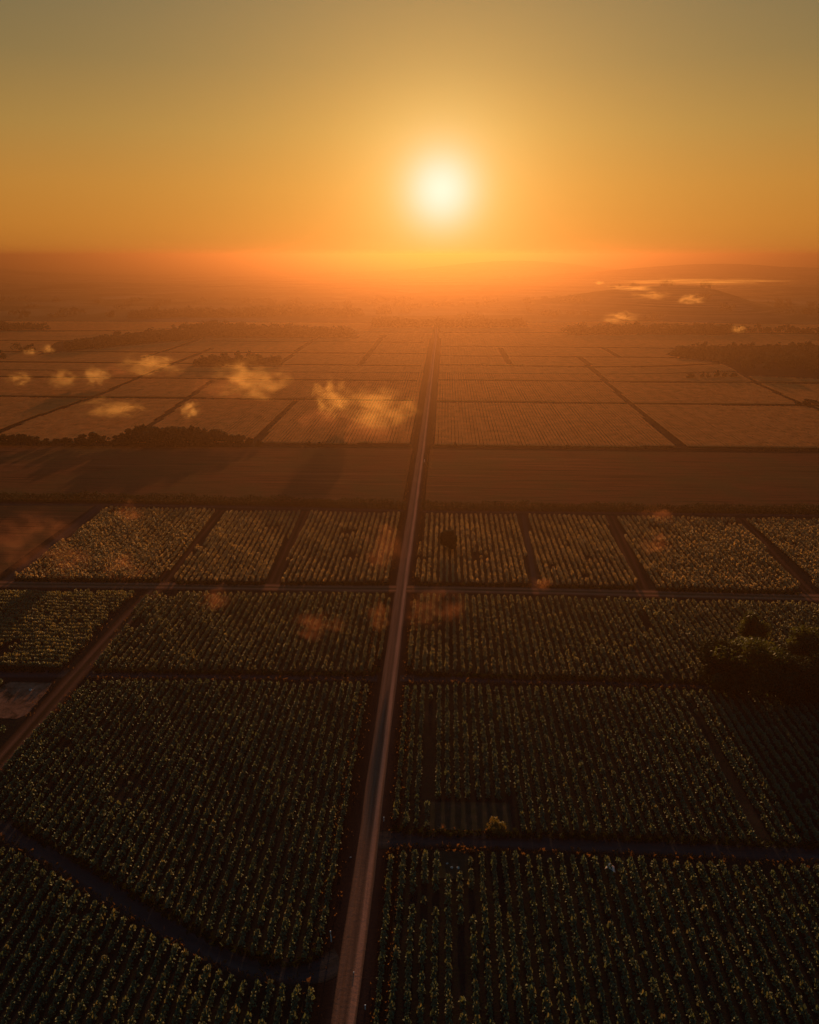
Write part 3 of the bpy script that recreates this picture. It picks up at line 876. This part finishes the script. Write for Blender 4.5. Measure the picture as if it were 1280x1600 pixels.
wood('deep dark wood on the right beyond the parcels', scatter([(1050, 560), (1063, 549), (1340, 546), (1440, 592), (1160, 590), (1112, 570), (1075, 565)], 190, 6, 10, 8, 15, 3), 1.0, 330)
wood('long hazy wood on the low rise left of the road', scatter([(100, 547), (180, 536), (330, 521), (470, 522), (560, 524), (540, 529), (330, 530), (200, 540), (140, 549)], 260, 8, 14, 10, 18, 4), 1.7, 200)
wood('dark wood cut by the left frame edge', scatter([(-200, 575), (0, 566), (45, 553), (60, 545), (0, 553), (-200, 560)], 60, 6, 10, 7, 13, 5), 1.3, 220)
wood('hazy wood across the distance right of the road', scatter([(880, 521), (1000, 517), (1150, 519), (1150, 524), (1000, 524), (900, 525)], 160, 10, 16, 9, 16, 6), 2.0, 150)
wood('thin far treeline right of the hazy wood', scatter([(1155, 520), (1400, 522), (1400, 524), (1155, 522)], 50, 5, 9, 9, 20, 7), 1.6, 110)
wood('faint far wood at the end of the gravel road', scatter([(585, 509.5), (728, 510.5), (815, 511), (820, 513), (728, 513), (585, 512)], 110, 8, 14, 8, 22, 8), 2.0, 130)
wood('faint far wood near the left frame edge', scatter([(-200, 515), (68, 514), (68, 517), (-200, 518)], 60, 10, 16, 10, 16, 9), 2.2, 120)
wood('faint low wood far behind the long left wood', scatter([(200, 496), (420, 490), (560, 492), (560, 495), (420, 495), (200, 499)], 150, 15, 30, 8, 16, 10), 3.5, 110)
wood('scattered low trees across the farthest plain', scatter([(-300, 470), (1600, 470), (1700, 500), (-500, 500)], 220, 12, 30, 5, 12, 12), 3.5, 60)

# ---------------------------------------------------------------- hedges
def hedge(label, line, seed, hmin, hmax, wd=1.7, dens=34, leaf=0.32):
    l = densify(G2(line), 1.5); r_ = np.random.default_rng(seed)
    Vs = []
    s = np.arange(len(l)) * 1.5
    hh = hmin + (hmax - hmin) * np.clip(0.5 + 0.28 * np.sin(s * 0.13 + seed) + 0.2 * np.sin(s * 0.37 + 2) + 0.16 * np.sin(s * 0.9) + r_.normal(0, 0.10, len(l)), 0, 1.2)
    for (x, y), h in zip(l, hh):
        n = int(dens * (0.6 + h / hmax * 0.6))
        th = r_.uniform(0, math.pi, n); rr = r_.random(n) ** 0.3
        c = np.column_stack([x + r_.uniform(-1.1, 1.1, n), y + np.cos(th) * rr * wd, np.sin(th) * rr * h * r_.uniform(0.9, 1.1, n) + 0.05])
        nr = r_.normal(size=(n, 3)); nr /= np.linalg.norm(nr, axis=1)[:, None]
        t = np.cross(nr, r_.normal(size=(n, 3))); t /= np.linalg.norm(t, axis=1)[:, None]; bt = np.cross(nr, t)
        sz = leaf * r_.uniform(0.6, 1.3, n)[:, None]
        Vs.append(np.stack([c - t * sz, c - bt * sz * .6, c + t * sz, c + bt * sz * .6], 1).reshape(-1, 3))
    V = np.concatenate(Vs)
    return tag(link_mesh('hedge', V, np.arange(len(V)).reshape(-1, 4), M['wood']), label, 'hedge')


hedge('long uneven hedge left of the gravel road, behind the planted plots', [(-160, 780), (200, 784), (450, 789), (632, 795)], 1, 3.4, 5.4, 2.4, 130)
hedge('long low hedge right of the gravel road, behind the planted plots', [(661, 795), (900, 798), (1280, 802), (1460, 805)], 2, 3.2, 5.0, 2.4, 130)
hedge('thin low hedge at the far edge of the smooth field right of the road', [(672, 700), (1000, 702), (1500, 708)], 3, 0.5, 1.8, 1.0, 12, 0.35)
hedge('thin low hedge at the far edge of the smooth field left of the road', [(400, 698), (645, 699.5)], 4, 0.4, 1.3, 1.0, 10, 0.35)
hedge('hazy broken hedge along a parcel track right of the road', [(700, 572), (800, 573.5), (930, 576)], 5, 0.6, 3.0, 1.6, 8, 0.8)

# ---------------------------------------------------------------- shrubs in the clearing
t = empty('shrub', P(776, 1300))
V, F, cs = crown_mesh(201, 1700, 2.6, 3.0, 0.2, 22, 0.1); link_mesh('crown', V, F, M['bush'], t)
TV, TF = trunk_mesh(201, 2.6, 3.0, cs, 0.09); link_mesh('trunk', TV, TF, M['bark'], t)
tag(t, 'golden green shrub at the right end of the small clearing among the crops', 'shrub')
t = empty('dry_shrub', P(692, 1297))
V, F = [], []
r_ = random.Random(7)
for i in range(26):
    a = r_.uniform(0, 6.28); L = r_.uniform(0.9, 2.0); e = r_.uniform(0.25, 1.3); w = r_.uniform(0.05, 0.12)
    x1, y1, z1 = math.cos(a) * L * 0.5 * math.cos(e), math.sin(a) * L * 0.5 * math.cos(e), L * 0.6 * math.sin(e)
    x2, y2, z2 = math.cos(a) * L * math.cos(e), math.sin(a) * L * math.cos(e), L * 0.95 * math.sin(e) - 0.1
    px_, py_ = -math.sin(a) * w, math.cos(a) * w; o = len(V)
    V += [(-px_ * .4, -py_ * .4, 0), (px_ * .4, py_ * .4, 0), (x1 + px_, y1 + py_, z1), (x1 - px_, y1 - py_, z1), (x2, y2, z2)]
    F += [(o, o + 1, o + 2, o + 3), (o + 3, o + 2, o + 4)]
link_mesh('fronds', V, F, M['dry'], t)
tag(t, 'low dry reddish shrub with spiky fronds at the left of the small clearing', 'shrub')

# ---------------------------------------------------------------- weeds along the field edges and verges
VG = []
r_ = np.random.default_rng(31)
def weeds(line, spread, per_m, h0, h1, offset=0.0):
    l = densify(G2(line), 1.0); t = np.gradient(l, axis=0); t /= np.linalg.norm(t, axis=1)[:, None]; nn = np.stack([t[:, 1], -t[:, 0]], 1)
    for (p, n_) in zip(l, nn):
        for _ in range(r_.poisson(per_m)):
            c = p + n_ * (offset + r_.normal(0, spread)) + r_.uniform(-0.5, 0.5, 2)
            h = r_.uniform(h0, h1); a = r_.uniform(0, 3.14); w = h * r_.uniform(0.25, 0.5); ln = r_.normal(0, 0.3, 2) * h
            dx, dy = math.cos(a) * w, math.sin(a) * w
            VG.append([(c[0] - dx * .3, c[1] - dy * .3, 0), (c[0] + dx * .3, c[1] + dy * .3, 0), (c[0] + dx + ln[0], c[1] + dy + ln[1], h), (c[0] - dx + ln[0], c[1] - dy + ln[1], h * r_.uniform(.6, 1))])
for ln in ([(610, 1334), (640, 1325), (900, 1334), (1280, 1350), (1400, 1356)], [(-60, 1302), (0, 1310), (60, 1344), (130, 1389), (200, 1434), (300, 1488), (365, 1523), (430, 1529), (480, 1533)],
           [(130, 1061), (575, 1065)], [(642, 1066), (900, 1070), (1130, 1077), (1400, 1086)]):
    weeds(ln, 0.5, 4, 0.3, 1.1)
for ln in ([(228, 927), (148, 1044)], [(128, 1063), (0, 1212)], [(212, 925), (100, 1045)], [(672, 1300), (800, 1304)], [(662, 913), (990, 919)], [(30, 908), (410, 912)], [(1025, 922), (1250, 927)],
           [(-200, 776), (632, 790)], [(661, 790), (1400, 799)], [(42, 1119), (82, 1068)]):
    weeds(ln, 0.7, 2, 0.2, 0.7)
for sx_ in (-1, 1):
    for off_, per in ((4.6, 1.1), (7.2, 2.2)):
        l = [[road_x(y) + sx_ * off_, y] for y in np.arange(70, 560, 10.0)]
        for p in densify(np.array(l), 1.0):
            for _ in range(r_.poisson(per)):
                c = p + r_.normal(0, 0.5, 2); h = r_.uniform(0.12, 0.5); a = r_.uniform(0, 3.14); w = h * 0.5; dx, dy = math.cos(a) * w, math.sin(a) * w
                VG.append([(c[0] - dx * .3, c[1] - dy * .3, 0), (c[0] + dx * .3, c[1] + dy * .3, 0), (c[0] + dx, c[1] + dy, h), (c[0] - dx, c[1] - dy, h * .8)])
VG = np.array(VG).reshape(-1, 3)
keepVG, VG = VG, []
for ln in ([(25, 1291), (68, 1314), (130, 1350), (220, 1404), (310, 1457), (380, 1492), (430, 1507), (470, 1505), (498, 1498)], [(618, 1296), (650, 1304), (900, 1309), (1280, 1325), (1400, 1330)],
           [(640, 1048), (652, 1056), (1110, 1069), (1400, 1077)], [(150, 1050), (582, 1056), (591, 1048)], [(-100, 1047), (94, 1050)], [(26, 908), (248, 910)], [(276, 913), (412, 914)], [(440, 914), (606, 914)],
           [(655, 915), (828, 917)], [(842, 918), (990, 921)], [(1026, 923), (1245, 929)]):
    weeds(ln, 0.35, 9, 0.5, 1.35)  # dense dark tufts added so their shadow covers the tracks
UG = np.array(VG).reshape(-1, 3); VG = keepVG
tag(link_mesh('shade_grass', UG, np.arange(len(UG)).reshape(-1, 4), M['wood']), 'dark rough grass added along the field headlands to shade the tracks', 'shade_grass', kind='stuff')
tag(link_mesh('weeds', VG, np.arange(len(VG)).reshape(-1, 4), M['dry']), 'dry reddish weeds along the field edges and verges', 'weeds', kind='stuff')

# ---------------------------------------------------------------- small things
def ring_solid(rows, ns=10):
    V, F = [], []
    for r, z in rows:
        for k in range(ns): V.append((r * math.cos(6.2832 * k / ns), r * math.sin(6.2832 * k / ns), z))
    for i in range(len(rows) - 1):
        for k in range(ns): F.append((i * ns + k, i * ns + (k + 1) % ns, (i + 1) * ns + (k + 1) % ns, (i + 1) * ns + k))
    F.append(tuple(range(ns))[::-1]); F.append(tuple(range((len(rows) - 1) * ns, len(rows) * ns)))
    return V, F


def post(px, py, h, r, label, lean=0.0):
    t = empty('marker_post', P(px, py)); t.rotation_euler = (lean, -lean * 0.6, 0)
    V, F = ring_solid([(r, -0.2), (r, h * 0.93), (r * 0.96, h * 0.94)]); link_mesh('shaft', V, F, M['white'], t)
    V, F = ring_solid([(r * 1.15, h * 0.942), (r * 1.15, h * 0.99), (r * 0.6, h)]); link_mesh('cap', V, F, M['white'], t)
    V, F = ring_solid([(r * 1.06, h * 0.80), (r * 1.06, h * 0.86)]); link_mesh('band', V, F, M['redcap'], t)
    return tag(t, label, 'post', 'white posts beside the gravel road')


post(518, 1472, 2.9, 0.10, 'tall thin white post left of the gravel road beside the crop edge', 0.05)
post(571, 1577, 1.0, 0.10, 'short pale post on the right verge nearest the camera')
post(600, 1283, 1.1, 0.10, 'short white post at the mouth of the right-hand field track')
post(553, 1522, 0.5, 0.09, 'stubby pale post standing at the right edge of the gravel road')
post(663.5, 722, 1.6, 0.22, 'tiny distant white post beside the road at the smooth brown field')

# pale cloth caught on top of the plants
V, F = [], []
nx = 9
for j in range(nx):
    for i in range(nx):
        u, v = i / (nx - 1) * 2 - 1, j / (nx - 1) * 2 - 1
        x = u * 0.85 * (1 - 0.25 * v); y = v * 0.6
        z = 1.75 + 0.45 * math.exp(-((u + 0.5) ** 2 * 2.2)) + 0.15 * v - 0.25 * abs(u) ** 3 + 0.05 * math.sin(5 * u + 3 * v)
        V.append((x, y, z))
for j in range(nx - 1):
    for i in range(nx - 1): a = j * nx + i; F.append((a, a + 1, a + nx + 1, a + nx))
n0 = len(V); V2 = [(x, y, z - 0.03) for x, y, z in V]; F2 = [tuple(q + n0 for q in f[::-1]) for f in F]
t = link_mesh('tarp', V + V2, F + F2, M['tarp'], smooth=True); t.location = P(953, 1366); t.rotation_euler = (0, 0, -0.35)
tag(t, 'small pale tarp lying over the crop plants below the right-hand track', 'tarp')
r_ = np.random.default_rng(77)
for px, py, s, lab in [(706, 1356, 0.28, 'pale stone in the bare gap, left one of the close pair'), (716, 1357, 0.3, 'pale stone in the bare gap, right one of the close pair'), (699, 1350, 0.2, 'smallest pale stone at the left of the bare gap'),
                       (48, 1079, 0.45, 'dark stone on the bare earth plot near the left edge'), (548, 1340, 0.18, 'small pale stone on the left side of the gravel road')]:
    V, F = ring_solid([(0.55, 0), (0.95, 0.25), (1.0, 0.55), (0.6, 0.9), (0.15, 1.0)], 9)
    V = [tuple(np.array(v) * (1 + r_.normal(0, 0.12)) * s * np.array([1.3, 1.0, 0.8])) for v in V]
    p = P(px, py); p[2] = 0.05
    o = link_mesh('stone', V, F, M['stone'], smooth=False); o.location = p; o.rotation_euler.z = r_.uniform(0, 6)
    tag(o, lab, 'stone')

# ---------------------------------------------------------------- low clouds (volumes) and haze
def cloud_mat(name, dens, thr=0.30, scale=1.5, col=(1.0, 0.80, 0.60, 1)):
    m, nb = new_mat(name)
    tc = nb.n('ShaderNodeTexCoord').outputs['Object']
    oi = nb.n('ShaderNodeObjectInfo')
    r = nb.vmath('LENGTH', tc, out='Value')
    off = nb.vmath('ADD', tc, nb.scale(oi.outputs['Location'], 0.37))
    n = nb.noise(off, scale, 6, 0.62, dist=0.3)
    fall = nb.math('SUBTRACT', 1.0, r)                       # 1 in the middle, 0 at the rim
    v = nb.math('ADD', nb.math('MULTIPLY', nb.math('SUBTRACT', n, 0.5), 6.0), nb.math('SUBTRACT', nb.math('MULTIPLY', fall, 1.35), thr))
    v = nb.maprange(v, 0.0, 1.3, 0, 1, True)
    v = nb.math('MULTIPLY', v, nb.maprange(fall, 0.0, 0.45, 0, 1, True))
    p = nb.n('ShaderNodeVolumePrincipled')
    p.inputs['Color'].default_value = col
    p.inputs['Anisotropy'].default_value = 0.55
    nb.put(p.inputs['Density'], nb.math('MULTIPLY', v, dens))
    return finish(m, nb, vol=p.outputs[0])


import bmesh
KIND = {'thick': (0.65, 0.40, 2.3, (1.0, 0.64, 0.25, 1)), 'soft': (0.46, 0.40, 2.5, (1.0, 0.62, 0.22, 1)), 'thin': (0.15, 0.42, 2.0, (0.85, 0.34, 0.16, 1))}
bm = bmesh.new(); bmesh.ops.create_icosphere(bm, subdivisions=3, radius=1.0)


def cloud(px, py, wpx, hpx, z, kind, label, depth=1.0):
    p = P(px, py, z)
    dist = float((p - np.array([0, 0, H])) @ fw)
    rx = wpx / FPX * dist * 0.70; rz = hpx / FPX * dist * 0.76
    ry = max(rx * 0.55, rz) * depth
    od, thr, scl, col = KIND[kind]
    me = bpy.data.meshes.new('low_cloud'); bm.to_mesh(me)
    me.materials.append(cloud_mat('cloud_' + kind, od / ry, thr, scl, col))
    o = bpy.data.objects.new('low_cloud', me); C.objects.link(o)
    if rz * 0.75 > z:                                        # keep the base of the cloud off the ground
        p = P(px, py, rz * 0.75)
    o.location = p; o.scale = (rx, ry, rz)
    return tag(o, label, 'cloud', 'low clouds drifting over the fields')


for a in [
    (972, 497, 54, 18, 26, 'thick', 'bright compact cloud over the wood in the right distance'),
    (1080, 468, 40, 16, 52, 'thick', 'small bright cloud before the dark hill in the right distance'),
    (1095, 440, 270, 9, 70, 'thick', 'long thin bright streak of cloud above the right hill'),
    (990, 450, 90, 8, 64, 'thick', 'thin cloud wisp at the left end of the long streak'),
    (1018, 462, 62, 12, 55, 'soft', 'faint ragged cloud just below the long streak'),
    (937, 442, 18, 5, 70, 'thick', 'tiny cloud wisp alone left of the long streak'),
    (1154, 514, 24, 12, 15, 'thick', 'tiny pinkish cloud at the gap in the right treeline'),
    (150, 589, 46, 30, 14, 'thick', 'round bright cloud left of the diagonal parcel track'),
    (97, 592, 50, 26, 12, 'soft', 'faint twin-humped cloud left of the round bright one'),
    (31, 592, 44, 20, 12, 'soft', 'small faint cloud nearest the left frame edge over the parcels'),
    (235, 570, 105, 32, 14, 'soft', 'wide soft cloud beside the small hazy wood'),
    (185, 577, 44, 20, 12, 'thin', 'very faint cloud left of the wide soft one'),
    (390, 594, 115, 58, 16, 'soft', 'large soft cloud below the small hazy wood'),
    (345, 606, 90, 36, 12, 'thin', 'thin veil at the left foot of the large soft cloud'),
    (180, 638, 100, 32, 12, 'soft', 'flat elongated cloud above the left tree belt'),
    (297, 640, 32, 24, 12, 'thick', 'tiny bright tuft of cloud above the left tree belt'),
    (47, 550, 24, 11, 12, 'thick', 'left one of two tiny clouds beside the dark left wood'),
    (75, 546, 22, 13, 14, 'thick', 'right one of two tiny clouds beside the dark left wood'),
    (516, 622, 62, 58, 18, 'soft', 'upright puff at the left of the big cloud near the road'),
    (592, 640, 135, 66, 18, 'soft', 'big bright cloud just left of the gravel road'),
    (505, 655, 80, 34, 12, 'thin', 'thin veil below the upright puff near the road'),
    (580, 672, 130, 44, 10, 'thin', 'broad thin veil beneath the big cloud near the road'),
    (60, 832, 120, 70, 12, 'thin', 'broad reddish fog patch over the leftmost planted plot'),
    (20, 868, 110, 60, 10, 'thin', 'reddish fog patch cut by the left frame edge'),
    (100, 876, 80, 56, 10, 'thin', 'reddish fog patch at the lower left corner of the second plot'),
    (195, 886, 84, 38, 8, 'thin', 'reddish fog patch low over the second plot from the left'),
    (206, 800, 52, 34, 8, 'thin', 'faint reddish fog patch at the hedge above the second plot'),
    (604, 855, 66, 66, 9, 'thin', 'reddish fog patch on the left verge of the gravel road'),
    (338, 936, 56, 36, 8, 'thin', 'faint reddish fog patch just below the cross road on the left'),
    (495, 978, 88, 44, 8, 'thin', 'reddish fog patch in the middle of the left field'),
    (592, 962, 40, 46, 8, 'thin', 'faint reddish fog patch at the left field corner by the road'),
    (678, 950, 100, 58, 9, 'thin', 'reddish fog patch right of the road below the cross road'),
    (848, 912, 44, 22, 7, 'thin', 'small reddish fog patch over the cross road on the right'),
    (1030, 802, 60, 26, 8, 'thin', 'small reddish fog patch at the right-hand hedge'),
    (1024, 850, 48, 34, 8, 'thin', 'small reddish fog patch over the right-hand plot')]:
    cloud(*a)

m, nb = new_mat('haze_air')
p = nb.n('ShaderNodeVolumePrincipled')
p.inputs['Color'].default_value = (0.154, 0.077, 0.034, 1)
p.inputs['Density'].default_value = HAZE_DENSITY
p.inputs['Anisotropy'].default_value = HAZE_G
finish(m, nb, vol=p.outputs[0])
B, zt = 14400.0, 134.0
Vb = [(sx_ * B, sy2 * B, z) for z in (-1.2, zt) for sy2 in (-1, 1) for sx_ in (-1, 1)]
Fb = [(0, 2, 3, 1), (4, 5, 7, 6), (0, 1, 5, 4), (2, 6, 7, 3), (0, 4, 6, 2), (1, 3, 7, 5)]
tag(link_mesh('haze', Vb, Fb, m), 'warm hazy air over the whole plain', 'haze', kind='stuff')
